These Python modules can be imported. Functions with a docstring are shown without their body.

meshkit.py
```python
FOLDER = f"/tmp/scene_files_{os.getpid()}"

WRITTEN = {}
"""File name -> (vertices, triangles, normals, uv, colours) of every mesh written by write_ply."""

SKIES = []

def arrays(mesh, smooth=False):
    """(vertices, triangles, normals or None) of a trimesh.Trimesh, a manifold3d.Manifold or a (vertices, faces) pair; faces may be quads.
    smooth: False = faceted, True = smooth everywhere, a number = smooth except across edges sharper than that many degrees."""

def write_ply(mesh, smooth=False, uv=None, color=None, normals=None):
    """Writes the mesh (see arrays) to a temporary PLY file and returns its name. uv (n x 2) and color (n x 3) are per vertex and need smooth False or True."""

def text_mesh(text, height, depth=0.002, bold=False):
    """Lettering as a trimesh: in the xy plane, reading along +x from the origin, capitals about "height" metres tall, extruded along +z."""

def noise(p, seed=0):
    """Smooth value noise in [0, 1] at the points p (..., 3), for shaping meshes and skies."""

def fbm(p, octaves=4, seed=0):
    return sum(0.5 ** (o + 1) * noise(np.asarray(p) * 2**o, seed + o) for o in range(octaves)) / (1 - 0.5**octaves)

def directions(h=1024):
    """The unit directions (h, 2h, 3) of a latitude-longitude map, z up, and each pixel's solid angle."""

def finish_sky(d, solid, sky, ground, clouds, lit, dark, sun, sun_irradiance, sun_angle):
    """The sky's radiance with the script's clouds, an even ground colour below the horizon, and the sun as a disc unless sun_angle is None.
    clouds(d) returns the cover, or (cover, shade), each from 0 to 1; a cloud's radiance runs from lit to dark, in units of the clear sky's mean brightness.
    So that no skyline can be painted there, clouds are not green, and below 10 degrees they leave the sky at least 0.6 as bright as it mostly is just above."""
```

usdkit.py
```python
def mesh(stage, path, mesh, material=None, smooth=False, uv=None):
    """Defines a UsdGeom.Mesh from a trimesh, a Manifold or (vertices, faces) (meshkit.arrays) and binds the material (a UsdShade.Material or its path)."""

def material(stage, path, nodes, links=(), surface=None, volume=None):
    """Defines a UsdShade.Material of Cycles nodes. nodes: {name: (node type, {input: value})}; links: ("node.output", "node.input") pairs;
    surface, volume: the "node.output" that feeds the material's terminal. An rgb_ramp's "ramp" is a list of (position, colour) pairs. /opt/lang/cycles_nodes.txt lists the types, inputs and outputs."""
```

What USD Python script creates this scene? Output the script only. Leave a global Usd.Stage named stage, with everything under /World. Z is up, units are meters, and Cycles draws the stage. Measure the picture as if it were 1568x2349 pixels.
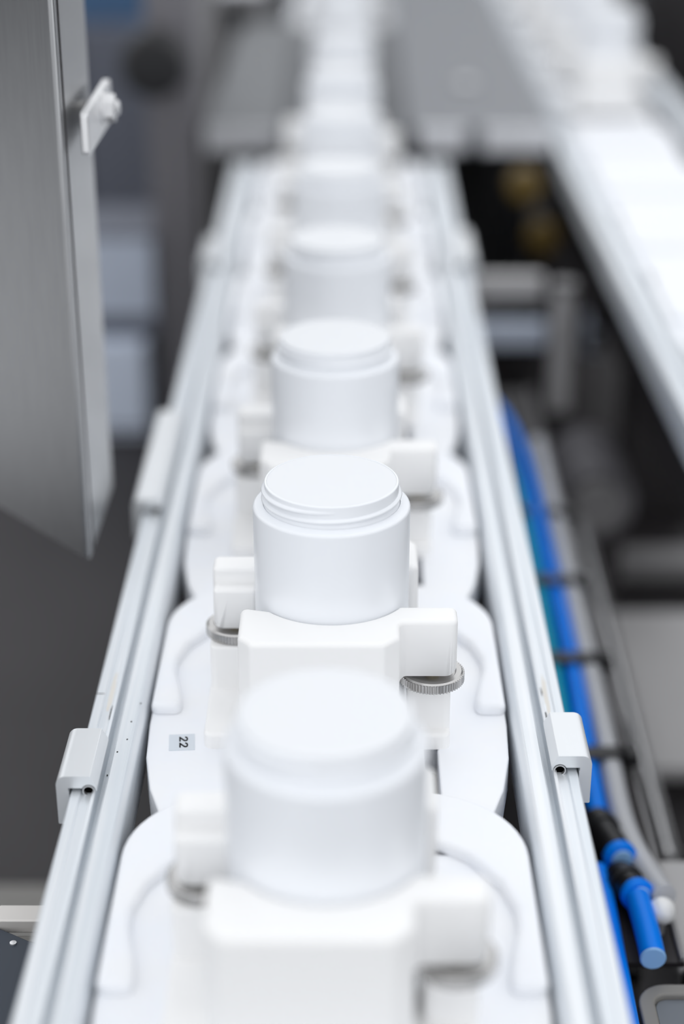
import math, random
import numpy as np, trimesh, usdkit, meshkit
import manifold3d as m3
import mapbox_earcut as earcut
from shapely.geometry import Polygon, box as sbox, Point, LineString
from shapely import affinity
from shapely.ops import unary_union
from pxr import Usd, UsdGeom, UsdLux, UsdShade, Gf, Sdf

random.seed(7); np.random.seed(7)
stage = Usd.Stage.CreateInMemory()
UsdGeom.SetStageUpAxis(stage, 'Z'); UsdGeom.SetStageMetersPerUnit(stage, 1.0)
UsdGeom.Xform.Define(stage, '/World')
PI = math.pi

# ------------------------------------------------------------------ camera
FPX, TH, YAW = 4010.0, math.radians(24.46), -0.0042        # focal length in pixels of the 1568 px wide frame, pitch down, yaw
FOCAL = 61.5
cam = UsdGeom.Camera.Define(stage, '/World/camera')
cam.CreateFocalLengthAttr(FOCAL)
cam.CreateHorizontalApertureAttr(1568 / FPX * FOCAL)
cam.CreateVerticalApertureAttr(2349 / FPX * FOCAL)
cam.CreateClippingRangeAttr(Gf.Vec2f(0.02, 100))
cam.CreateFStopAttr(3.0); cam.CreateFocusDistanceAttr(0.664)
_f = np.array([math.sin(YAW) * math.cos(TH), math.cos(YAW) * math.cos(TH), -math.sin(TH)])
_r = np.array([math.cos(YAW), -math.sin(YAW), 0.0]); _u = np.cross(_r, _f)
CAM = (0.0065, -0.6066, 0.3593)
cam.AddTransformOp().Set(Gf.Matrix4d(*_r, 0, *_u, 0, *(-_f), 0, *CAM, 1))
cam.CreateExposureAttr(-0.82)

# ------------------------------------------------------------------ light: an even, bright hall and the lamp panels above the line
dome = UsdLux.DomeLight.Define(stage, '/World/hall_light')
dome.CreateColorAttr(Gf.Vec3f(0.955, 0.975, 1.0)); dome.CreateIntensityAttr(0.66)
def lamp(name, x, y, z, w, h, power, col=(1.0, 0.985, 0.96)):
    l = UsdLux.RectLight.Define(stage, '/World/' + name)
    l.CreateWidthAttr(w); l.CreateHeightAttr(h); l.CreateIntensityAttr(power); l.CreateColorAttr(Gf.Vec3f(*col))
    l.AddTranslateOp().Set(Gf.Vec3d(x, y, z))
lamp('ceiling_lamp', 0.1, -0.3, 1.9, 1.6, 0.5, 0.7)
lamp('ceiling_lamp_001', 0.1, 1.1, 1.9, 1.6, 0.5, 0.7)

# ------------------------------------------------------------------ materials
def mat(name, base, rough=0.4, metal=0.0, spec=0.5, noise=None, bump=None, coat=0.0, aniso=None):
    """noise: (scale vector, colour 2, contrast position pair); bump: (scale vector, strength, distance)"""
    n = {'p': ('principled_bsdf', {'base_color': base, 'roughness': rough, 'metallic': metal, 'specular_ior_level': spec, 'coat_weight': coat})}
    l = []
    if noise or bump:
        n['tc'] = ('texture_coordinate', {})
    if noise:
        sc, col2, (a, b) = noise
        n['mp'] = ('mapping', {'scale': sc}); n['no'] = ('noise_texture', {'scale': 1.0, 'detail': 3.0})
        n['ra'] = ('rgb_ramp', {'ramp': [(a, base), (b, col2)]})
        l += [('tc.object', 'mp.vector'), ('mp.vector', 'no.vector'), ('no.fac', 'ra.fac'), ('ra.color', 'p.base_color')]
    if bump:
        sc, st, di = bump
        n['mb'] = ('mapping', {'scale': sc}); n['nb'] = ('noise_texture', {'scale': 1.0, 'detail': 4.0})
        n['bu'] = ('bump', {'strength': st, 'distance': di})
        l += [('tc.object', 'mb.vector'), ('mb.vector', 'nb.vector'), ('nb.fac', 'bu.height'), ('bu.normal', 'p.normal')]
    return usdkit.material(stage, '/World/Looks/' + name, n, l, surface='p.BSDF')

M = {}
M['jar'] = mat('jar_plastic', (0.88, 0.90, 0.935), 0.28, spec=0.4)
M['seal'] = mat('seal_film', (0.80, 0.815, 0.84), 0.35)
M['jaw'] = mat('jaw_nylon', (0.935, 0.93, 0.925), 0.55, spec=0.35)
M['carrier'] = mat('carrier_plastic', (0.88, 0.90, 0.945), 0.42, noise=((40, 40, 40), (0.895, 0.905, 0.93), (0.4, 0.65)))
M['alu'] = mat('anodised_aluminium', (0.73, 0.775, 0.82), 0.36, 0.35, noise=((260, 5, 260), (0.86, 0.88, 0.905), (0.35, 0.7)), bump=((900, 8, 900), 0.12, 0.0003))
M['clip'] = mat('clip_aluminium', (0.80, 0.82, 0.84), 0.36, 0.5, bump=((500, 60, 500), 0.1, 0.0003))
M['nut'] = mat('nut_steel', (0.56, 0.55, 0.54), 0.24, 1.0)
M['stud'] = mat('stud_brass', (0.55, 0.50, 0.38), 0.35, 1.0)
M['steel'] = mat('brushed_steel', (0.42, 0.425, 0.435), 0.31, 1.0, noise=((1500, 1500, 40), (0.50, 0.505, 0.515), (0.3, 0.7)), bump=((2600, 2600, 60), 0.12, 0.0003))
M['bright'] = mat('bright_steel', (0.78, 0.78, 0.79), 0.3, 0.8)
M['cover'] = mat('cover_steel', (0.18, 0.188, 0.207), 0.42, 0.3)
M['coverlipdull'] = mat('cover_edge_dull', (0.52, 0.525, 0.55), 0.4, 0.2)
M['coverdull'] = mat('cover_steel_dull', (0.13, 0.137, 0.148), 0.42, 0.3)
M['coverlip'] = mat('cover_edge', (0.80, 0.81, 0.85), 0.4, 0.2)
M['greysheet'] = mat('grey_sheet', (0.30, 0.295, 0.30), 0.5, 0.3)
M['greyblue'] = mat('grey_blue_paint', (0.55, 0.61, 0.73), 0.5)
M['paleblock'] = mat('pale_grey_blue_paint', (0.74, 0.82, 0.97), 0.5)
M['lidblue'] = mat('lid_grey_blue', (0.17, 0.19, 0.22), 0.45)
M['wallpaint'] = mat('blue_grey_paint', (0.12, 0.13, 0.165), 0.55)
M['blueplate'] = mat('dull_blue_paint', (0.045, 0.11, 0.22), 0.5)
M['dark'] = mat('dark_machine', (0.019, 0.016, 0.018), 0.55, noise=((6, 6, 6), (0.028, 0.024, 0.027), (0.4, 0.65)))
M['darkcol'] = mat('dark_column_paint', (0.165, 0.16, 0.175), 0.5)
M['black'] = mat('black_plastic', (0.009, 0.009, 0.011), 0.45)
M['void'] = mat('dark_bore', (0.003, 0.003, 0.003), 0.9, spec=0.0)
M['guide'] = mat('grey_guide_plastic', (0.085, 0.09, 0.10), 0.5)
M['navy'] = mat('navy_paint', (0.035, 0.046, 0.066), 0.5)
M['floor'] = mat('floor_resin', (0.55, 0.55, 0.555), 0.5, noise=((3, 3, 3), (0.62, 0.62, 0.625), (0.4, 0.6)))
M['wall'] = mat('hall_wall', (0.07, 0.072, 0.078), 0.6)
M['greypale'] = mat('pale_grey_sheet', (0.62, 0.61, 0.615), 0.5)
M['blue'] = mat('blue_hose', (0.0, 0.24, 1.0), 0.4, spec=0.2)
M['teal'] = mat('teal_hose', (0.0, 0.42, 0.62), 0.4, spec=0.2)
M['greyhose'] = mat('grey_hose', (0.58, 0.59, 0.62), 0.4)
M['paleblue'] = mat('pale_blue_end', (0.30, 0.55, 0.92), 0.3)
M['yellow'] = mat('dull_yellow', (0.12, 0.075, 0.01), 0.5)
M['beige'] = mat('beige_bar', (0.74, 0.71, 0.68), 0.4, 0.2)
M['label'] = mat('label_paper', (0.66, 0.71, 0.77), 0.5)
M['ink'] = mat('label_ink', (0.004, 0.004, 0.006), 0.6, spec=0.2)
M['whiteknob'] = mat('white_knob', (0.95, 0.95, 0.95), 0.12, coat=0.6)
M['stain'] = mat('tape_residue', (0.74, 0.71, 0.66), 0.6)
M['nick'] = mat('dark_nick', (0.05, 0.05, 0.05), 0.6)
M['greyblock'] = mat('warm_grey_paint', (0.26, 0.25, 0.235), 0.5)

# ------------------------------------------------------------------ helpers
used = {}
def numbered(parent, name):
    k = (str(parent), name); used[k] = used.get(k, -1) + 1
    return f'{parent}/{name}' + (f'_{used[k]:03d}' if used[k] else '')
def setd(p, label=None, cat=None, group=None, kind=None):
    for k, v in (('label', label), ('category', cat), ('group', group), ('kind', kind)):
        if v: p.SetCustomDataByKey(k, v)
def thing(name, label, cat, loc=(0, 0, 0), rz=0.0, group=None):
    x = UsdGeom.Xform.Define(stage, numbered('/World', name))
    x.AddTranslateOp().Set(Gf.Vec3d(*loc))
    if rz: x.AddRotateZOp().Set(math.degrees(rz))
    setd(x.GetPrim(), label, cat, group)
    return x.GetPrim()
def obj(name, mesh, m, parent=None, smooth=30, label=None, cat=None, group=None, kind=None):
    path = numbered(parent.GetPath() if parent else '/World', name)
    p = usdkit.mesh(stage, path, mesh, M[m], smooth=smooth).GetPrim()
    setd(p, label, cat, group, kind)
    return p
def copy_of(src, label, loc, rz=0.0, inst=True, cat=None, group=None):
    d = src.GetCustomData()
    x = UsdGeom.Xform.Define(stage, numbered('/World', src.GetName()))
    p = x.GetPrim(); p.GetReferences().AddInternalReference(src.GetPath())
    x.ClearXformOpOrder(); x.GetTranslateOp().Set(Gf.Vec3d(*loc)) if x.GetTranslateOp() else x.AddTranslateOp().Set(Gf.Vec3d(*loc))
    x.SetXformOpOrder([x.GetTranslateOp()] if not rz else [x.GetTranslateOp(), x.AddRotateZOp()])
    if rz: x.GetRotateZOp().Set(math.degrees(rz))
    setd(p, label, cat or d['category'], group or d.get('group'))
    if inst: p.SetInstanceable(True)
    return p

def rnd(poly, r, r2=None):
    """rounds convex corners by r and concave corners by r2"""
    r2 = r if r2 is None else r2
    p = poly.buffer(-r, join_style=2).buffer(r, quad_segs=8)
    return p.buffer(r2, join_style=2).buffer(-r2, quad_segs=8) if r2 > 0 else p
def resample(c, step):
    c = np.asarray(c)[:-1]; n = len(c); out = []
    for i in range(n):
        a, b = c[i], c[(i + 1) % n]; k = max(1, int(np.linalg.norm(b - a) / step))
        out += [a + (b - a) * j / k for j in range(k)]
    return np.array(out)
def vnorm(r):
    e = np.roll(r, -1, 0) - r; e /= np.linalg.norm(e, axis=1, keepdims=True) + 1e-15
    n = np.stack([e[:, 1], -e[:, 0]], 1); m = n + np.roll(n, 1, 0)
    d = np.linalg.norm(m, axis=1, keepdims=True); m = m / (d + 1e-12)
    return m / np.maximum((m * n).sum(1, keepdims=True), 0.5)
def slab(poly, z0, z1, rt=0.0, rb=0.0, n=4, step=0.02):
    """extruded polygon with rounded top (rt) and bottom (rb) edges; corners should be rounded beforehand with rnd()"""
    prof = []
    if rb > 0: prof += [(rb * (1 - math.sin(t)), z0 + rb * (1 - math.cos(t))) for t in np.linspace(0, PI / 2, n + 1)]
    else: prof += [(0.0, z0)]
    if rt > 0: prof += [(rt * (1 - math.cos(t)), z1 - rt * (1 - math.sin(t))) for t in np.linspace(0, PI / 2, n + 1)]
    else: prof += [(0.0, z1)]
    poly = poly.simplify(2e-5)
    parts = []
    for g in getattr(poly, 'geoms', [poly]):
        g = Polygon(g).__class__(g.exterior, g.interiors)
        from shapely.geometry.polygon import orient
        g = orient(g, 1.0); V, F = [], []; base = 0; lo, hi = [], []
        for ring in (g.exterior, *g.interiors):
            c = resample(ring.coords, step); nn = vnorm(c); k = len(c)
            for d, z in prof: V.append(np.column_stack([c - nn * d, np.full(k, z)]))
            i = np.arange(k); j = (i + 1) % k
            for s in range(len(prof) - 1):
                a, b = base + s * k, base + (s + 1) * k
                F.append(np.stack([a + i, a + j, b + j], 1)); F.append(np.stack([a + i, b + j, b + i], 1))
            lo.append(base + np.arange(k)); hi.append(base + (len(prof) - 1) * k + np.arange(k)); base += k * len(prof)
        v = np.vstack(V)
        for ids, up in ((lo, False), (hi, True)):
            idx = np.concatenate(ids); pts = np.ascontiguousarray(v[idx, :2])
            cf = np.asarray(earcut.triangulate_float64(pts, np.cumsum([len(q) for q in ids]).astype(np.uint32))).reshape(-1, 3)
            p = pts[cf]; ar = ((p[:, 1, 0] - p[:, 0, 0]) * (p[:, 2, 1] - p[:, 0, 1]) - (p[:, 1, 1] - p[:, 0, 1]) * (p[:, 2, 0] - p[:, 0, 0])).sum()
            F.append(idx[cf if (ar > 0) == up else cf[:, ::-1]])
        parts.append(trimesh.Trimesh(v, np.vstack(F), process=False))
    return trimesh.util.concatenate(parts) if len(parts) > 1 else parts[0]
def bx(x0, x1, y0, y1, z0, z1, r=0.0015):
    r = min(r, 0.3 * min(x1 - x0, y1 - y0, z1 - z0))
    return slab(rnd(sbox(x0, y0, x1, y1), r, 0), z0, z1, r * 0.95, r * 0.95, n=3)
def man(t):
    return m3.Manifold(m3.Mesh(np.asarray(t.vertices, np.float32), np.asarray(t.faces, np.uint32)))
def cat(*ms): return trimesh.util.concatenate([m for m in ms])
def lathe(prof, n=96, z=0.0):
    m = trimesh.creation.revolve(np.array(prof), sections=n); m.apply_translation((0, 0, z)); return m
def moved(m, x=0, y=0, z=0, rx=0, ry=0, rz=0):
    m = m.copy()
    for a, ax in ((rx, (1, 0, 0)), (ry, (0, 1, 0)), (rz, (0, 0, 1))):
        if a: m.apply_transform(trimesh.transformations.rotation_matrix(a, ax))
    m.apply_translation((x, y, z)); return m
def profile_y(poly, y0, y1, r=0.0):
    """xz outline extruded along y"""
    m = slab(poly, 0, y1 - y0, r, r, n=3)
    v = m.vertices.copy(); m.vertices = np.column_stack([v[:, 0], y1 - v[:, 2], v[:, 1]])
    return m
def profile_x(poly, x0, x1, r=0.0):
    """yz outline extruded along x"""
    m = slab(poly, 0, x1 - x0, r, r, n=3)
    v = m.vertices.copy(); m.vertices = np.column_stack([x0 + v[:, 2], v[:, 0], v[:, 1]])
    return m
def rod(a, b, r, n=32, ch=0.0006):
    a, b = np.array(a, float), np.array(b, float); L = np.linalg.norm(b - a)
    m = lathe([(0, 0), (r - ch, 0), (r, ch), (r, L - ch), (r - ch, L), (0, L)], n)
    m.apply_transform(trimesh.geometry.align_vectors((0, 0, 1), (b - a) / L)); m.apply_translation(a); return m
def tube(pts, r, n=20, per=8):
    """a hose swept along a smooth curve through pts, round-ended caps"""
    from scipy.interpolate import CubicSpline
    p = np.array(pts, float); t = np.r_[0, np.cumsum(np.linalg.norm(np.diff(p, axis=0), axis=1))]
    c = CubicSpline(t, p)(np.linspace(0, t[-1], per * (len(p) - 1) + 1)) if len(p) > 2 else np.linspace(p[0], p[1], per)
    T = np.gradient(c, axis=0); T /= np.linalg.norm(T, axis=1, keepdims=True)
    up = np.array([0, 0, 1.0]); V = []; a = np.arange(n) * 2 * PI / n
    for q, d in zip(c, T):
        s = np.cross(d, up); s = np.cross(d, [1, 0, 0]) if np.linalg.norm(s) < 0.1 else s
        s /= np.linalg.norm(s); w = np.cross(s, d)
        V.append(q + r * (np.cos(a)[:, None] * s + np.sin(a)[:, None] * w))
    k = len(c); V = np.vstack(V + [c[:1], c[-1:]]); F = []
    i = np.arange(n); j = (i + 1) % n
    for s in range(k - 1):
        F += [np.stack([s * n + i, s * n + j, (s + 1) * n + j], 1), np.stack([s * n + i, (s + 1) * n + j, (s + 1) * n + i], 1)]
    F += [np.stack([np.full(n, k * n), j, i], 1), np.stack([np.full(n, k * n + 1), (k - 1) * n + i, (k - 1) * n + j], 1)]
    m = trimesh.Trimesh(V, np.vstack(F), process=False); trimesh.repair.fix_normals(m); return m
def hexbolt(r, h, r2=None, L=0.0):
    hx = Polygon([(r * math.cos(k * PI / 3), r * math.sin(k * PI / 3)) for k in range(6)])
    m = slab(rnd(hx, r * 0.08, 0), 0, h, r * 0.07)
    return m

# ------------------------------------------------------------------ setting
obj('floor', bx(-7, 5, -3, 7, -0.95, -0.9, 0.001), 'floor', kind='structure')
obj('wall_left', bx(-6.6, -6.5, -3, 7, -0.9, 0.7, 0.001), 'wall', kind='structure')
obj('wall_right', bx(3.2, 3.3, -3, 7, -0.9, 0.7, 0.001), 'wall', kind='structure')
obj('wall_back', bx(-6.5, 3.2, 5.0, 5.1, -0.9, 0.7, 0.001), 'wall', kind='structure')

bed = thing('machine_bed', 'dark machine bed plate under the conveyors', 'machine base')
obj('bed_plate', bx(-0.85, 1.3, -0.7, 2.9, -0.30, -0.28), 'dark', bed)
for sx in (-0.78, 1.2):
    for sy in (-0.6, 2.8):
        obj('leg', bx(sx - 0.04, sx + 0.04, sy - 0.04, sy + 0.04, -0.9, -0.30), 'dark', bed)

# ------------------------------------------------------------------ conveyor 1 and 2: frame
PITCH = 0.169
def conveyor(cx, label, y0, y1, hw=0.056):
    t = thing('conveyor_frame', label, 'conveyor', (cx, 0, 0), group=None)
    obj('beam', bx(-hw, hw, y0, y1, -0.125, -0.030), 'dark', t)
    for s in (-1, 1):
        obj('wear_strip', bx(s * (hw - 0.016) - 0.008, s * (hw - 0.016) + 0.008, y0, y1, -0.030, -0.0203, 0.001), 'black', t)
    for y in np.arange(y0 + 0.25, y1, 0.65):
        obj('leg', bx(-0.03, 0.03, y - 0.025, y + 0.025, -0.28, -0.125), 'dark', t)
    return t
conveyor(-0.0015, 'dark conveyor beam under the middle row of white carriers', -0.75, 2.2)
conveyor(0.2725, 'dark conveyor beam under the right-hand row of white carriers', -0.1, 2.6, 0.044)

def guide_profile(s):
    """guide rail outline seen along the line; x grows away from the carriers; s = +1 right, -1 left"""
    p = [(0.0, -0.022), (0.0, -0.005), (0.0006, -0.0022), (0.0026, 0.0008), (0.0034, 0.0012), (0.0082, 0.0012), (0.0088, 0.0006), (0.0092, -0.0062),
         (0.0118, -0.0062), (0.0120, 0.0010), (0.0130, 0.0014), (0.0135, 0.0002), (0.0170, 0.0002), (0.0174, 0.0012), (0.0205, 0.0012), (0.0210, 0.0006), (0.0210, -0.022)]
    return Polygon([(s * x, z) for x, z in p]).buffer(0)
def guide_rail(x, s, y0, y1, label, brackets, cx, bw=0.0562):
    t = thing('guide_rail', label, 'rail', (x, 0, 0))
    obj('profile', profile_y(guide_profile(s), y0, y1), 'alu', t, smooth=25)
    for y in brackets:
        far = (cx - x) + s * bw
        a, b = sorted((s * 0.018, far))
        obj('bracket', cat(bx(s * 0.010 - 0.008, s * 0.010 + 0.008, y - 0.012, y + 0.012, -0.0742, -0.022, 0.0008), bx(a, b, y - 0.012, y + 0.012, -0.080, -0.0742, 0.0008)), 'dark', t)
    return t
lr = guide_rail(-0.0740, -1, -0.75, 0.93, 'long aluminium guide rail along the left side of the middle conveyor', [-0.3, 0.25, 0.8], -0.0015)
rr = guide_rail(0.0710, 1, -0.75, 0.93, 'long aluminium guide rail along the right side of the middle conveyor', [-0.15, 0.25, 0.75], -0.0015)
guide_rail(0.2725 - 0.0555, -1, -0.1, 2.55, 'blurred aluminium guide rail on the near left edge of the right-hand conveyor', [0.2, 0.72, 1.5, 2.2], 0.2725, 0.0442)
guide_rail(0.2725 + 0.0555, 1, -0.1, 2.55, 'blurred aluminium guide rail on the far right edge of the right-hand conveyor', [0.2, 0.72, 1.5, 2.2], 0.2725, 0.0442)
def blot(cx, cy, z, lx, ly, seed):
    rg = np.random.default_rng(seed); a = np.linspace(0, 2 * PI, 24, endpoint=False)
    r = 1 + 0.25 * rg.standard_normal(24) * 0.6
    return slab(Polygon(np.column_stack([cx + lx * r * np.cos(a), cy + ly * r * np.sin(a)])).buffer(0), z, z + 0.00012)
# residue and nicks on the rails
obj('tape_residue', blot(-0.0150, 0.006, 0.00015, 0.0009, 0.016, 1), 'stain', lr, label='beige tape residue in the rail channel')
obj('nick', blot(-0.0132, -0.011, 0.0009, 0.00045, 0.0055, 2), 'nick', lr, label='dark scratch')
obj('nick', blot(-0.0193, 0.0035, 0.00115, 0.0016, 0.00028, 3), 'nick', lr, label='fine dark crack across the rail lip')
for k, (x, y) in enumerate([(-0.0108, -0.045), (-0.0072, -0.040), (-0.0045, -0.031), (-0.0044, -0.018), (-0.0022, -0.004), (-0.0195, -0.0255)]):
    obj('nick', blot(x, y, -0.0061 if abs(x + .0108) < .001 else 0.00115, 0.0003, 0.0005, 10 + k), 'nick', lr)
obj('tape_residue', blot(0.0150, 0.004, 0.00015, 0.0009, 0.018, 4), 'stain', rr, label='beige tape residue in the rail channel')
obj('nick', blot(0.0133, -0.013, 0.0009, 0.0005, 0.0035, 5), 'nick', rr, label='dark scratch')
obj('nick', blot(0.0132, 0.006, 0.0009, 0.0004, 0.003, 6), 'nick', rr)

# clips that grip the outer lip of the rails
def rail_clip(x, s, y0, y1, label):
    t = thing('rail_clip', label, 'clip', (x, y0, 0))
    # xz outline, x = 0 at the rail's inner face, away positive
    out = Polygon([(0.0112, 0.0035), (0.0135, 0.0080), (0.0262, 0.0080), (0.0262, -0.0125), (0.0216, -0.0125), (0.0216, 0.0018), (0.0112, 0.0018)])
    out = out.difference(sbox(0.0225, 0.0043, 0.03, 0.02).difference(Point(0.0225, 0.0043).buffer(0.0037, quad_segs=10)))
    out = rnd(out, 0.0005, 0.0003)
    hole = Point(0.0143, 0.0019).buffer(0.0026, quad_segs=10)
    slot = sbox(0.0143, 0.0016, 0.0218, 0.0030)
    shp = out.difference(unary_union([hole, slot]))
    shp = max(getattr(shp, 'geoms', [shp]), key=lambda g: g.area)
    shp = Polygon(shp.exterior)
    if s < 0: shp = affinity.scale(shp, -1, 1, origin=(0, 0))
    obj('clip_body', profile_y(shp, 0, y1 - y0), 'clip', t, smooth=28)
    ring = lathe([(0.0019, 0), (0.0022, 0), (0.0022, y1 - y0 - 0.004), (0.0019, y1 - y0 - 0.004), (0.0019, 0)], 32)
    core = moved(lathe([(0, 0.0006), (0.00188, 0.0006), (0.00188, 0.004), (0, 0.004)], 20), rx=-PI / 2)
    ring.apply_transform(trimesh.transformations.rotation_matrix(-PI / 2, (1, 0, 0)))
    obj('grip_tube', moved(ring, s * 0.0143, -0.0003, 0.00195), 'bright', t)
    obj('bore', moved(core, s * 0.0143, 0.0006, 0.00195), 'void', t, label='dark open bore')
    return t
rail_clip(-0.0740, -1, -0.0675, -0.0340, 'small grey clip on the left guide rail beside the carrier numbered 22')
rail_clip(0.0710, 1, -0.0530, -0.0215, 'small grey clip on the right guide rail beside the blue hoses')
rail_clip(-0.0740, -1, 0.180, 0.302, 'long blurred clip on the left guide rail near the steel post')
rail_clip(-0.0740, -1, 0.60, 0.66, 'far blurred clip on the left guide rail just before the deck plates')
rail_clip(0.0710, 1, 0.60, 0.68, 'far blurred clip on the right guide rail just before the deck plates')

# ------------------------------------------------------------------ carrier with jaws
def jaw_mesh():
    R = 0.0303
    arc = [(R * math.cos(a), R * math.sin(a)) for a in np.linspace(math.radians(-139), math.radians(-41), 40)]
    body = Polygon([(-0.0344, -0.0168), *arc, (0.0255, -0.0175), (0.0255, -0.0405), (0.0196, -0.0465), (-0.0296, -0.0465), (-0.0344, -0.0400)])
    tab = sbox(0.0200, -0.0280, 0.0476, -0.0160).union(Polygon([(0.0205, -0.0275), (0.0476, -0.0275), (0.0476, -0.0160), (0.0240, -0.0160)]))
    plan = rnd(unary_union([body, tab]).buffer(0), 0.0026, 0.0030).difference(Point(0, 0).buffer(R, quad_segs=40))
    plan = max(getattr(plan, 'geoms', [plan]), key=lambda g: g.area)
    top = man(slab(plan, 0.0021, 0.0515, 0.0021, 0, n=5, step=0.004))
    ledge = man(slab(rnd(sbox(0.0300, -0.0200, 0.0472, -0.0100), 0.0020, 0), 0.0021, 0.0445, 0.0014, 0, n=3, step=0.004))
    side = unary_union([sbox(-0.05, 0.0, 0.0255, 0.06), rnd(sbox(0.0100, 0.0277, 0.0477, 0.075), 0.0046, 0)])
    side = side.buffer(0.003, join_style=2).buffer(-0.003, quad_segs=8)
    cut = man(profile_y(side, -0.07, 0.0))
    return (top + ledge) ^ cut
def nut_mesh():
    N = 60; R = 0.0126; a = np.arange(N * 4) * 2 * PI / (N * 4)
    r = R - 0.0006 * np.array([0, 0, 1, 1])[np.arange(N * 4) % 4]
    rim = Polygon(np.column_stack([r * np.cos(a), r * np.sin(a)]))
    body = slab(rim, 0.0004, 0.0038)
    cap = lathe([(0.0031, 0.0), (R - 0.0010, 0.0), (R - 0.00065, 0.00045), (R - 0.00065, 0.0038), (R - 0.0012, 0.0044), (0.0094, 0.0044), (0.0086, 0.0035), (0.0031, 0.0035), (0.0031, 0.0)], 96)
    return cat(body, cap)
HW = 0.0708
def arc_pts(cx, cy, r, a0, a1, n=14): return [(cx + r * math.cos(t), cy + r * math.sin(t)) for t in np.radians(np.linspace(a0, a1, n))]
lower = Polygon([(-HW, 0.072), (-HW, -0.010), (-0.0697, -0.034), (-0.0660, -0.056), (-0.0600, -0.075), *arc_pts(-0.0400, -0.068, 0.021, 200, 270), *arc_pts(0.0400, -0.068, 0.021, 270, 340), (0.0600, -0.075), (0.0660, -0.056), (0.0697, -0.034), (HW, -0.010), (HW, 0.072)])
lower = lower.difference(rnd(sbox(0.0372, -0.060, 0.0425, -0.022), 0.0015, 0))
rim_out = Polygon([(-HW - .0002, -0.0030), *reversed(arc_pts(-HW + 0.0385, 0.0670, 0.0387, 90, 180)), *reversed(arc_pts(HW - 0.0385, 0.0670, 0.0387, 0, 90)), (HW + .0002, -0.0030)])
rim_in = Polygon([(-0.0590, -0.02), (-0.0590, 0.004), (-0.0602, 0.012), (-0.0632, 0.026), (-0.0636, 0.036), (-0.0600, 0.050), (-0.0500, 0.066), (-0.0330, 0.079), (0, 0.083), (0.0330, 0.079), (0.0500, 0.066), (0.0600, 0.050), (0.0636, 0.036), (0.0632, 0.026), (0.0602, 0.012), (0.0590, 0.004), (0.0590, -0.02)])
rim = rnd(rim_out.difference(rim_in), 0.0032, 0.0032)
base = rnd(unary_union([sbox(-0.0480, -0.0285, 0.0474, 0.0285), sbox(0.0260, -0.0240, 0.0474, -0.001)]), 0.0035, 0.002)
def stud_mesh():
    return lathe([(0, 0), (0.0028, 0), (0.0028, 0.0275), (0, 0.0275)], 20)

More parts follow.
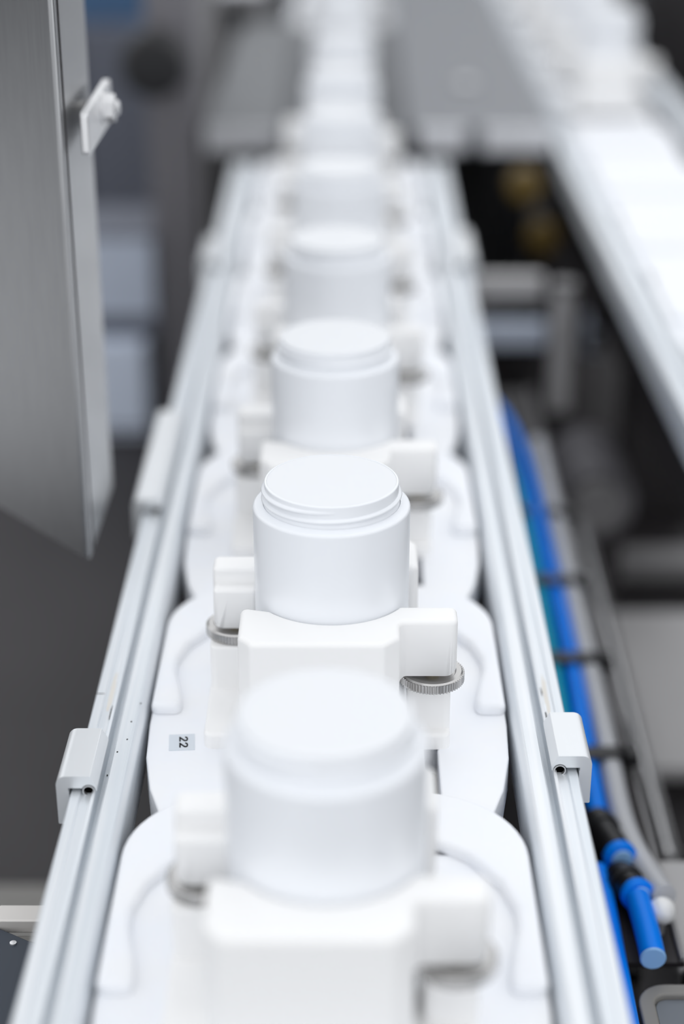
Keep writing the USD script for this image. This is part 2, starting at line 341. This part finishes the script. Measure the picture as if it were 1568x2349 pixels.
def carrier_first(label):
    t = thing('carrier', label, 'carrier', (-0.0015, -PITCH, 0), group='white carriers on the middle conveyor')
    obj('base_plate', slab(rnd(lower, 0.0010, 0.0010), -0.0200, -0.0046, 0.0009, 0.0006, n=3), 'carrier', t)
    obj('raised_rim', slab(rim, -0.0044, 0.0, 0.0026, 0, n=5), 'carrier', t)
    boss = slab(rnd(sbox(0.0306, -0.0238, 0.0474, -0.0060), 0.0030, 0), 0.0, 0.0212, 0.0012, 0, n=3)
    obj('fixture_base', cat(slab(base, -0.0046, 0.0020, 0.0016, 0, n=4), boss, moved(boss, rz=PI)), 'jaw', t)
    jm = jaw_mesh().translate((0.0015, 0, 0))
    for k in (0, 1):
        j = jm if k == 0 else jaw_mesh().rotate((0, 0, 180)).translate((0.0015, 0, 0))
        jp = obj('clamp_jaw', j, 'jaw', t, smooth=35)
        s = 1 if k == 0 else -1
        x, y = 0.0015 + s * 0.0386, -s * 0.0193
        obj('knurled_nut', moved(nut_mesh(), x, y, 0.0213), 'nut', t, smooth=25, label='knurled steel thumb nut under the jaw tab')
        obj('stud', moved(stud_mesh(), x, y, 0.0020), 'stud', t)
    return t
carr = carrier_first('blurred white carrier nearest the camera')
place = ['', 'white carrier with a grey sticker reading 22, under the sharp jar', 'white carrier directly behind the carrier numbered 22', 'third white carrier behind the nearest one, well out of focus',
         'fourth white carrier behind the nearest one, strongly blurred', 'fifth white carrier behind the nearest one', 'last white carrier before the grey deck plates', 'white carrier behind the grey deck plates at the top', 'second white carrier behind the grey deck plates', 'farthest white carrier at the top of the middle conveyor']
CY = [(i - 1) * PITCH for i in range(7)] + [1.700, 1.700 + PITCH, 1.700 + 2 * PITCH]
for i in range(1, 10):
    c = copy_of(carr, place[i], (-0.0015, CY[i], 0), inst=(i != 1))
    if i == 1:
        lab = obj('number_label', moved(slab(rnd(sbox(-0.0050, -0.0058, 0.0050, 0.0058), 0.0003, 0), 0, 0.0002), -0.0568, -0.0239, -0.0046, rz=0.08), 'label', c, label='pale grey-blue sticker')
        tx = meshkit.text_mesh('22', 0.0032, 0.00012, bold=True)
        tx.apply_translation(-np.append(tx.bounds.mean(0)[:2], 0)); tx.apply_scale((1.55, 1.0, 1.0))
        tx.apply_transform(trimesh.transformations.rotation_matrix(-PI / 2 + 0.09, (0, 0, 1)))
        obj('numerals', moved(tx, -0.0561, -0.0239, -0.0044), 'ink', lab, label='black number 22')

# ------------------------------------------------------------------ jars
def thread_mesh(r0=0.02545, h=0.0013, z0=0.0942, pitch=0.0034, turns=1.72, start=math.radians(-84), w=0.0012):
    n = int(90 * turns); V, F = [], []; pr = [(-0.0003, -w), (h * 0.75, -w * 0.45), (h, 0), (h * 0.75, w * 0.45), (-0.0003, w)]
    for i in range(n + 1):
        t = i / n; a = start - 2 * PI * turns * t; z = z0 - pitch * turns * t
        k = min(1, t * 14, (1 - t) * 14)
        V += [((r0 + d * k if d > 0 else r0 + d) * math.cos(a), (r0 + d * k if d > 0 else r0 + d) * math.sin(a), z + e) for d, e in pr]
    m = len(pr)
    for i in range(n):
        for j in range(m):
            a, b = i * m + j, i * m + (j + 1) % m
            F += [(a, b, b + m), (a, b + m, a + m)]
    F += [(0, 2, 1), (0, 3, 2), (0, 4, 3)]; e = n * m; F += [(e, e + 1, e + 2), (e, e + 2, e + 3), (e, e + 3, e + 4)]
    t = trimesh.Trimesh(V, F, process=False); trimesh.repair.fix_normals(t); return t
def jar_first(label):
    t = thing('jar', label, 'jar', (0, -PITCH, 0.0021), group='open white jars on the carriers')
    Z = -0.0021
    fil = [(0.0300 - 0.0014 * (1 - math.cos(a)), 0.0860 + 0.0014 * math.sin(a) + Z) for a in np.linspace(0, PI / 2, 7)]
    prof = [(0, 0.0021 + Z), (0.0284, 0.0021 + Z), (0.0294, 0.0031 + Z), (0.0297, 0.0080 + Z), *fil, (0.0270, 0.0879 + Z), (0.0262, 0.0881 + Z), (0.0262, 0.087 + Z), (0, 0.087 + Z)]
    obj('body', lathe(prof, 128), 'jar', t, smooth=40)
    rimf = [(0.0255 - 0.0005 * (1 - math.cos(a)), 0.0962 + 0.0005 * math.sin(a) + Z) for a in np.linspace(0, PI / 2, 5)]
    nk = [(0, 0.0871 + Z), (0.0262, 0.0871 + Z), (0.0258, 0.0890 + Z), (0.0255, 0.0900 + Z), *rimf, (0.0247, 0.0967 + Z), (0.0245, 0.0962 + Z), (0, 0.0962 + Z)]
    nkp = obj('neck', lathe(nk, 128), 'jar', t, smooth=40)
    obj('screw_thread', moved(thread_mesh(), 0, 0, Z), 'jar', nkp, smooth=50)
    obj('seal_disc', lathe([(0, 0.0962 + Z), (0.0244, 0.0962 + Z), (0.0246, 0.0965 + Z), (0.0240, 0.0967 + Z), (0, 0.0966 + Z)], 96), 'seal', t, smooth=40)
    return t
jar0 = jar_first('blurred white jar nearest the camera')
jl = ['', 'sharp white jar with screw neck in the carrier numbered 22', 'white jar directly behind the sharp one', 'third white jar behind the nearest one, softly blurred', 'fourth white jar behind the nearest one, strongly blurred',
      'fifth white jar behind the nearest one', 'white jar in the last carrier before the grey deck plates', 'first white jar on the narrow lane between the deck plates', 'second white jar on the narrow lane between the deck plates', 'third white jar on the narrow lane between the deck plates', 'fourth white jar on the narrow lane between the deck plates',
      'white jar in the carrier just behind the deck plates', 'white jar in the second carrier behind the deck plates', 'farthest white jar at the top of the middle conveyor']
JY = CY[:7] + [1.014, 1.183, 1.352, 1.521] + CY[7:]
for i in range(1, 14):
    copy_of(jar0, jl[i], (0, JY[i], 0.0021))
lane = thing('jar_lane', 'narrow white lane carrying the far jars between the deck plates', 'lane', (0, 0, 0))
obj('belt', bx(-0.0325, 0.0325, 0.966, 1.600, -0.0040, 0.0020, 0.001), 'carrier', lane)
obj('support', bx(-0.030, 0.030, 0.970, 1.596, -0.0202, -0.0041, 0.001), 'dark', lane)

# carriers of the right-hand conveyor: narrower, empty plates in front, loaded ones at the far end
C2, H2 = 0.2645, 0.0465
k2 = H2 / HW
low2 = rnd(affinity.scale(Polygon(lower.exterior), k2, 1, origin=(0, 0)), 0.001, 0.001)
top2 = rnd(affinity.scale(rim_out.union(sbox(-0.05, -0.003, 0.05, 0.06)), k2, 1, origin=(0, 0)), 0.0022, 0)
def plain(name, label, y, group):
    t = thing(name, label, 'carrier', (C2, y, 0), group=group)
    obj('base_plate', slab(low2, -0.0200, -0.0046, 0.0009, 0.0006, n=3), 'carrier', t)
    obj('top_plate', slab(top2, -0.0044, 0.0, 0.0018, 0, n=4), 'carrier', t)
    return t
ords = ['first', 'second', 'third', 'fourth', 'fifth', 'sixth', 'seventh', 'eighth', 'ninth', 'tenth']
Y2 = 1.175
pl = plain('plain_carrier', 'plain white carrier at the right edge, first on the right-hand conveyor', Y2 - 6 * PITCH, 'plain carriers on the right-hand conveyor')
for k in range(1, 6):
    copy_of(pl, f'plain white carrier, {ords[k]} from the near end of the right-hand conveyor', (C2, Y2 - (6 - k) * PITCH, 0))
ld = plain('loaded_carrier', 'white carrier with clamp jaws, first loaded one on the right-hand conveyor', Y2, 'loaded carriers on the right-hand conveyor')
obj('fixture_base', slab(rnd(sbox(-0.042, -0.0285, 0.042, 0.0285), 0.0035, 0), 0.0001, 0.0020, 0.001, 0, n=3), 'jaw', ld)
obj('clamp_jaw', jaw_mesh(), 'jaw', ld, smooth=35); obj('clamp_jaw', jaw_mesh().rotate((0, 0, 180)), 'jaw', ld, smooth=35)
copy_of(jar0, 'blurred white jar in the first loaded carrier of the right-hand conveyor', (C2, Y2, 0.0021), group='jars on the right-hand conveyor')
for k in range(1, 8):
    copy_of(ld, f'white carrier with clamp jaws, {ords[k]} loaded one on the right-hand conveyor', (C2, Y2 + k * PITCH, 0))
    copy_of(jar0, f'blurred white jar in the {ords[k]} loaded carrier of the right-hand conveyor', (C2, Y2 + k * PITCH, 0.0021), group='jars on the right-hand conveyor')

# ------------------------------------------------------------------ deck plates beside the far part of the middle conveyor
def deck(label, x0, x1, y0, y1, legx, lips, strip, m, gap=None):
    t = thing('deck_plate', label, 'deck plate')
    obj('top_plate', bx(x0, x1, y0 + 0.005, y1, 0.0145, 0.0185, 0.001), m, t)
    if gap: obj('lip_joint', bx(gap[0], gap[1], y0 + 0.001, y0 + 0.0045, -0.0040, 0.0185, 0.0005), m, t)
    for a, b in lips:
        obj('front_lip', bx(a, b, y0, y0 + 0.0046, -0.0045, 0.0190, 0.001), 'coverlip' if gap else 'coverlipdull', t)
    obj('guide_strip', bx(strip[0], strip[1], y0 - 0.02, 1.585, -0.012, 0.0140, 0.001), 'guide', t, label='dark grey guide strip along the jars')
    for yy in (y0 + 0.05, y1 - 0.06):
        obj('leg', bx(legx - 0.010, legx + 0.010, yy - 0.015, yy + 0.015, -0.28, 0.0145, 0.001), 'black', t)
    return t
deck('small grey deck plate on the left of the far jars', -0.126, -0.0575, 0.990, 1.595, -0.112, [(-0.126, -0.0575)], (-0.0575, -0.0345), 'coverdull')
deck('wide grey deck plate with a round bolt, right of the far jars', 0.0600, 0.1930, 0.990, 2.30, 0.150, [(0.070, 0.113), (0.129, 0.191)], (0.0345, 0.0590), 'cover', (0.1132, 0.1288))
bt = thing('bolt', 'round bolt head on the wide grey deck plate', 'bolt', (0.1245, 1.185, 0.0186))
obj('bolt_head', lathe([(0, 0), (0.009, 0), (0.009, 0.004), (0.007, 0.0055), (0, 0.0062)], 40), 'bright', bt)
obj('washer', lathe([(0.0, 0), (0.013, 0), (0.013, 0.0014), (0, 0.0014)], 40), 'cover', bt)

# ------------------------------------------------------------------ steel post with bracket on the left
SX, SY = -0.109, 0.096
post = thing('steel_post', 'brushed steel post hanging down at the left edge of the photo', 'post')
fdx, fdy = -0.100, 0.113
prof = Polygon([(SX, SY), (SX, SY + 0.082), (SX - 0.012, SY + 0.088), (SX + fdx, SY + fdy + 0.004), (SX + fdx, SY + fdy), (SX - 0.0025, SY + 0.0013)])
shaft = slab(prof.buffer(-0.0006, join_style=2).buffer(0.0006, quad_segs=4), 0.0165, 0.62)
obj('shaft', shaft, 'steel', post, smooth=25)
obj('corner_seam', bx(SX + 0.00005, SX + 0.0004, SY + 0.008, SY + 0.0096, 0.0175, 0.60, 0.0001), 'dark', post, label='fine dark seam')
obj('top_arm', bx(SX - 0.55, SX + 0.01, SY + 0.012, SY + 0.082, 0.60, 0.68), 'steel', post)
obj('side_column', bx(SX - 0.62, SX - 0.54, SY + 0.010, SY + 0.085, -0.28, 0.68), 'steel', post)
br = thing('bracket', 'small bright flat plate with a hex bolt on the steel post', 'bracket')
BX = SX + 0.0046
obj('plate', profile_x(rnd(sbox(0.1145, 0.1930, 0.1900, 0.2112), 0.0022, 0), BX, BX + 0.0034, 0.0006), 'bright', br)
for yy in (0.165,):
    obj('spacer', rod((SX + 0.0002, yy, 0.2030), (BX - 0.0001, yy, 0.2030), 0.0032), 'nut', br)
def along_x(m, y, z, x): return moved(m, ry=PI / 2, x=x, y=y, z=z)
obj('hex_nut', along_x(hexbolt(0.0062, 0.0046), 0.158, 0.2045, BX + 0.0046), 'bright', br)
obj('washer', along_x(lathe([(0, 0), (0.0070, 0), (0.0070, 0.0011), (0, 0.0011)], 36), 0.158, 0.2045, BX + 0.0035), 'bright', br)
obj('bolt_end', rod((BX + 0.0092, 0.158, 0.2045), (BX + 0.0110, 0.158, 0.2045), 0.0032), 'bright', br)

# ------------------------------------------------------------------ left background
def boxthing(name, label, cat_, dims, m, parts=()):
    x0, x1, y0, y1, z0, z1 = dims
    t = thing(name, label, cat_, ((x0 + x1) / 2, (y0 + y1) / 2, z0))
    dx, dy, dz = (x1 - x0) / 2, (y1 - y0) / 2, z1 - z0
    obj('body', bx(-dx, dx, -dy, dy, 0, dz, 0.003), m, t)
    for nm, (a, b, c, d, e, f), mm in parts:
        obj(nm, bx(a, b, c, d, e, f, 0.001), mm, t)
    return t
boxthing('machine_column', 'dark upright machine column left of the middle conveyor', 'column', (-0.178, -0.132, 1.00, 1.06, -0.28, 0.45), 'darkcol', [('foot_plate', (-0.032, 0.032, -0.042, 0.042, 0.0, 0.012), 'dark')])
boxthing('machine_column', 'slim grey upright behind the dark column', 'column', (-0.176, -0.150, 1.46, 1.50, -0.28, 0.35), 'greysheet', [('foot_plate', (-0.022, 0.022, -0.03, 0.03, 0.0, 0.012), 'dark')])
boxthing('control_module', 'pale grey-blue module standing on the machine bed, lower of two', 'control box', (-0.290, -0.188, 0.975, 1.10, -0.28, -0.183), 'paleblock', [('front_seam', (-0.049, 0.049, -0.0632, -0.0622, 0.006, 0.010), 'wallpaint')])
boxthing('control_module', 'duller grey-blue module stacked over the lower one', 'control box', (-0.290, -0.178, 0.990, 1.10, -0.183, -0.086), 'greyblue', [('base_band', (-0.0555, 0.0555, -0.0562, -0.0552, 0.002, 0.022), 'wallpaint'), ('lid', (-0.056, 0.056, -0.056, 0.055, 0.0971, 0.100), 'wallpaint')])
boxthing('cabinet', 'blue-grey machine cabinet behind the left modules', 'cabinet', (-0.62, -0.20, 1.55, 1.95, -0.28, 0.018), 'wallpaint', [('door_gap', (0.085, 0.088, -0.2012, -0.1998, 0.01, 0.29), 'black')])
boxthing('blue_unit', 'dull blue unit on top of the cabinet at the upper left', 'machine unit', (-0.60, -0.235, 1.60, 1.90, 0.018, 0.16), 'blueplate', [('lid', (-0.183, 0.183, -0.151, 0.151, 0.137, 0.1425), 'wallpaint')])
def knob(label, x, y, z, r):
    t = thing('knob', label, 'knob', (x, y, z))
    m = lathe([(0, 0), (r * 0.55, 0), (r * 0.6, 0.02), (r * 0.95, 0.024), (r, 0.03), (r, 0.052), (r * 0.85, 0.058), (0, 0.060)], 48)
    obj('grip', moved(m, rx=PI / 2), 'black', t)
    obj('collar', rod((0, 0.0, 0), (0, -0.004, 0), r * 0.8), 'black', t)
    return t
knob('large round black knob blurred at the upper left', -0.1655, 0.9985, 0.0815, 0.029)
knob('small black knob beside the slim grey upright near the top', -0.134, 1.6595, 0.026, 0.018)
boxthing('end_block', 'pale grey block behind the left deck plate', 'machine block', (-0.160, -0.100, 1.66, 1.72, -0.28, 0.045), 'greysheet', [('top_cap', (-0.029, 0.029, -0.029, 0.029, 0.3251, 0.328), 'coverlip')])

# lower left: bar and navy box
bar = thing('cross_bar', 'short bright beige bar crossing beside the left rail at the bottom', 'bar', (-0.11, -0.0580, -0.0660))
obj('bar', bx(-0.0185, 0.0225, -0.005, 0.005, 0.0, 0.0060, 0.0008), 'beige', bar)
obj('flange', bx(-0.0105, 0.0225, -0.0090, -0.0055, -0.0120, -0.0005, 0.0006), 'greyblock', bar)
obj('upright', bx(0.0165, 0.0225, -0.005, 0.005, 0.0062, 0.0438, 0.0006), 'dark', bar)
nb = thing('junction_box', 'dark navy box at the bottom left corner', 'box', (-0.1085, -0.0745, -0.28))
npoly = rnd(Polygon([(0, 0), (0.009, -0.30), (-0.34, -0.30), (-0.34, 0.2043)]), 0.002, 0)
obj('body', slab(npoly.buffer(-0.001), 0.0, 0.2145), 'navy', nb)
obj('lid', slab(npoly, 0.2146, 0.2170, 0.0008, 0, n=3), 'navy', nb)
obj('screw', moved(lathe([(0, 0), (0.0013, 0), (0.0013, 0.0006), (0, 0.0009)], 20), -0.0115, 0.0015, 0.2170), 'bright', nb)
boxthing('rail_shelf', 'grey-brown step on the machine bed at the lower left', 'step', (-0.46, -0.15, 0.14, 0.245, -0.28, -0.270), 'greyblock', [('edge', (-0.15, 0.15, 0.0526, 0.0536, 0.001, 0.008), 'dark')])
boxthing('side_panel', 'narrow blue-grey panel at the lower left edge', 'panel', (-0.235, -0.196, 0.18, 0.20, -0.265, -0.17), 'greyblue')

# ------------------------------------------------------------------ hoses beside the right rail
HZ = -0.100
tray = thing('cable_tray', 'dark tray under the blue hoses', 'tray')
tp = Polygon([(0.0905, -0.22), (0.1185, -0.22), (0.1185, -0.030), (0.1445, -0.030), (0.1445, 0.64), (0.0905, 0.64)])
obj('tray_floor', slab(tp, HZ - 0.0082, HZ - 0.0058), 'dark', tray)
obj('tray_edge', bx(0.1425, 0.1445, -0.03, 0.64, HZ - 0.0057, HZ - 0.003, 0.0006), 'greysheet', tray)
for yy in (-0.15, 0.0, 0.35, 0.60):
    obj('tray_foot', bx(0.092, 0.100, yy - 0.01, yy + 0.01, -0.28, HZ - 0.0083, 0.0008), 'dark', tray)
def hose(name, pts, r, m, label, ends=None):
    t = thing(name, label, 'hose')
    obj('hose_wall', tube(pts, r), m, t, smooth=50)
    for a, b, mm in (ends or []): obj('hose_end', rod(a, b, r * 1.02), mm, t)
    return t
hose('air_hose', [(0.1128, 0.12, HZ), (0.1138, 0.17, HZ), (0.1150, 0.27, HZ), (0.1148, 0.40, HZ), (0.1120, 0.47, HZ), (0.1020, 0.53, HZ)], 0.0047, 'teal', 'teal air hose against the right guide rail')
hose('air_hose', [(0.1210, 0.064, HZ), (0.1215, 0.0925, HZ), (0.1244, 0.173, HZ), (0.1258, 0.27, HZ), (0.1250, 0.38, HZ + .003), (0.1200, 0.50, HZ + .010), (0.1080, 0.565, HZ + .012), (0.0930, 0.600, HZ + .012)], 0.0047, 'blue', 'bright blue air hose running along the right guide rail')
hose('air_hose', [(0.1155, 0.024, HZ), (0.1145, -0.04, HZ), (0.1120, -0.20, HZ)], 0.0050, 'blue', 'blue air hose peeping out under the right rail at the bottom')
hose('cable', [(0.1395, -0.004, HZ + .008), (0.1365, 0.018, HZ + .004), (0.1325, 0.055, HZ), (0.1325, 0.10, HZ), (0.1342, 0.18, HZ), (0.1355, 0.28, HZ), (0.1372, 0.42, HZ), (0.1375, 0.52, HZ)], 0.0052, 'greyhose', 'grey cable beside the bright blue hose')
ring_poly = rnd(sbox(0.1080, HZ - 0.0056, 0.1402, HZ + 0.0064), 0.0045, 0)
tie = None
tl = ['cable tie around the hoses nearest the right clip', 'second cable tie around the hoses from the right clip', 'third cable tie around the hoses from the right clip', 'farthest cable tie around the hoses']
for k, yy in enumerate((0.1114, 0.205, 0.297, 0.393)):
    if tie is None:
        tie = thing('cable_tie', 'black ' + tl[0], 'cable tie', (0, yy, 0), group='black cable ties around the hoses')
        obj('band', profile_y(ring_poly.difference(ring_poly.buffer(-0.0008)), -0.005, 0.005), 'black', tie)
        obj('buckle', bx(0.1400, 0.1460, -0.005, 0.005, HZ + 0.0005, HZ + 0.0075, 0.0008), 'black', tie)
    else:
        copy_of(tie, 'black ' + tl[k], (0, yy, 0))
def fitting(label, a, b, r):
    t = thing('push_fitting', label, 'fitting')
    a, b = np.array(a), np.array(b); d = (b - a) / np.linalg.norm(b - a)
    obj('body', cat(rod(a, b, r), rod(a + d * 0.006, a + d * 0.012, r * 1.18)), 'black', t)
    obj('release_ring', rod(b, b + d * 0.0055, r * 1.10, ch=0.0015), 'blue', t, label='blue release ring')
    obj('collar', rod(b + d * 0.0055, b + d * 0.0068, r * 0.7), 'paleblue', t)
    return t
fitting('black push fitting with a blue ring at the end of the bright blue hose', (0.1195, 0.062, HZ + .001), (0.1248, 0.0305, HZ + .005), 0.0068)
fitting('second black push fitting with a blue ring, lower right', (0.1240, 0.0205, HZ + .001), (0.1280, 0.0015, HZ + .006), 0.0066)
hose('air_hose', [(0.1282, -0.0045, HZ + .007), (0.1284, -0.020, HZ + .008), (0.1284, -0.043, HZ + .0075)], 0.0052, 'blue', 'short blue hose stub ending over the grey housing', [((0.1284, -0.043, HZ + .0075), (0.1284, -0.0445, HZ + .0075), 'paleblue')])
wk = thing('round_knob', 'small shiny white knob beside the blue hose stub', 'knob', (0.1375, -0.0115, HZ - 0.0057))
obj('ball', moved(trimesh.creation.icosphere(3, 0.0058), 0, 0, 0.0120), 'whiteknob', wk)
obj('stem', rod((0, 0, 0.0), (0, 0, 0.008), 0.0016), 'bright', wk)

# ------------------------------------------------------------------ right background
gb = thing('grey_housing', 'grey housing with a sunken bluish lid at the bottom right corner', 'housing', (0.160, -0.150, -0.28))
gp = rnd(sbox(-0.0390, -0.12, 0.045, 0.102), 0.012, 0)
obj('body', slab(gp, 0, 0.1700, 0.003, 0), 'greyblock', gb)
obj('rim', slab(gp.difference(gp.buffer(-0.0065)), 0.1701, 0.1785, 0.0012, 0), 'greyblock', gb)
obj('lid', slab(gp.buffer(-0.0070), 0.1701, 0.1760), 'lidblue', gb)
boxthing('grey_block', 'light grey block at the right edge beside the dark recess', 'machine block', (0.147, 0.206, -0.012, 0.066, -0.28, -0.125), 'greypale', [('cap', (-0.027, 0.027, -0.036, 0.036, 0.1551, 0.158), 'greypale')])
boxthing('black_box', 'black box between the light grey block and the grey housing', 'box', (0.147, 0.206, -0.044, -0.014, -0.28, -0.120), 'black', [('lid', (-0.028, 0.028, -0.0135, 0.0135, 0.1601, 0.162), 'black')])
boxthing('grey_plate', 'broad light grey plate lying right of the long rod', 'plate', (0.185, 0.55, 0.36, 0.58, -0.28, -0.262), 'greypale', [('edge_strip', (-0.18, 0.18, -0.1205, -0.1195, 0.004, 0.014), 'dark')])
boxthing('grey_plate', 'narrow grey ledge behind the broad grey plate', 'plate', (0.215, 0.60, 0.64, 0.67, -0.28, -0.250), 'greysheet', [('edge_strip', (-0.19, 0.19, -0.0155, -0.0145, 0.004, 0.014), 'dark')])
lrod = thing('long_rod', 'long thin grey rod with a pale ball end at the right', 'rod')
RZ = -0.180
obj('shaft', rod((0.1735, 0.155, RZ), (0.1760, 0.56, RZ), 0.0052), 'bright', lrod)
obj('ball_end', moved(trimesh.creation.icosphere(3, 0.0060), 0.1735, 0.150, RZ), 'bright', lrod)
for yy in (0.20, 0.54):
    obj('stand', bx(0.170, 0.179, yy - 0.008, yy + 0.008, -0.28, RZ - 0.004), 'dark', lrod)
arm = thing('lever', 'dark thin lever leaning below the ball end', 'lever')
obj('arm', tube([(0.170, 0.30, -0.200), (0.1600, 0.225, -0.205), (0.1640, 0.16, -0.215), (0.1500, 0.10, -0.22)], 0.0045), 'black', arm, smooth=50)
obj('pivot', rod((0.170, 0.30, -0.28), (0.170, 0.30, -0.196), 0.008), 'dark', arm)
boxthing('cross_beam', 'upper grey crossbar between the two conveyors', 'bar', (0.0905, 0.164, 0.752, 0.764, -0.072, -0.050), 'greypale', [('post', (-0.01, 0.01, -0.003, 0.0055, -0.208, 0.0), 'dark')])
boxthing('cross_beam', 'lower lighter crossbar between the two conveyors', 'bar', (0.0905, 0.166, 0.737, 0.749, -0.107, -0.085), 'paleblock', [('post', (0.015, 0.033, -0.003, 0.0055, -0.173, 0.0), 'dark')])
up = thing('upright_cylinder', 'upright pale cylinder beside the crossbars', 'cylinder', (0.1755, 0.715, -0.28))
obj('barrel', rod((0, 0, 0.130), (0, 0, 0.230), 0.0095), 'greypale', up)
obj('rod', rod((0, 0, 0.0), (0, 0, 0.130), 0.006), 'dark', up)
obj('cap', rod((0, 0, 0.230), (0, 0, 0.236), 0.0105), 'greysheet', up)
mo = thing('motor', 'dark round motor between the conveyors', 'motor', (0.190, 0.66, -0.170))
obj('housing', moved(lathe([(0, 0), (0.026, 0), (0.029, 0.004), (0.029, 0.085), (0.026, 0.09), (0, 0.09)], 48), rx=PI / 2), 'darkcol', mo)
obj('end_cap', moved(lathe([(0, 0.0905), (0.020, 0.0905), (0.018, 0.096), (0, 0.096)], 48), rx=PI / 2), 'greysheet', mo)
obj('foot', bx(-0.022, 0.022, -0.08, -0.01, -0.110, -0.026), 'dark', mo)
vb = boxthing('valve', 'small grey-blue valve near the edge of the right-hand conveyor', 'valve', (0.2125, 0.2280, 0.84, 0.87, -0.150, -0.118), 'greyblue', [('coil', (-0.006, 0.006, -0.020, -0.0152, 0.008, 0.024), 'black')])
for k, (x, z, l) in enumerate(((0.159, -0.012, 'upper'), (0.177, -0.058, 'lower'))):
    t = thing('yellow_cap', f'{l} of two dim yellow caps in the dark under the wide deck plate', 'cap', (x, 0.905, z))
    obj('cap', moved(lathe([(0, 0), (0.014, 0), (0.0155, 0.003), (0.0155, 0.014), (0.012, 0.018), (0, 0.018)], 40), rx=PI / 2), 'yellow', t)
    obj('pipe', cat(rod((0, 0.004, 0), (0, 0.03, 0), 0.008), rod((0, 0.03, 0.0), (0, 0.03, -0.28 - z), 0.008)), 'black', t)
boxthing('dark_cabinet', 'black cabinet far behind the right-hand conveyor', 'cabinet', (0.50, 1.25, 1.9, 2.5, -0.28, 0.10), 'dark', [('top_slot', (-0.3, 0.3, -0.301, -0.299, 0.30, 0.36), 'black')])
boxthing('dark_wall_panel', 'dark panel closing the gap between the conveyors far behind', 'panel', (0.07, 0.18, 1.50, 1.53, -0.28, -0.03), 'black')
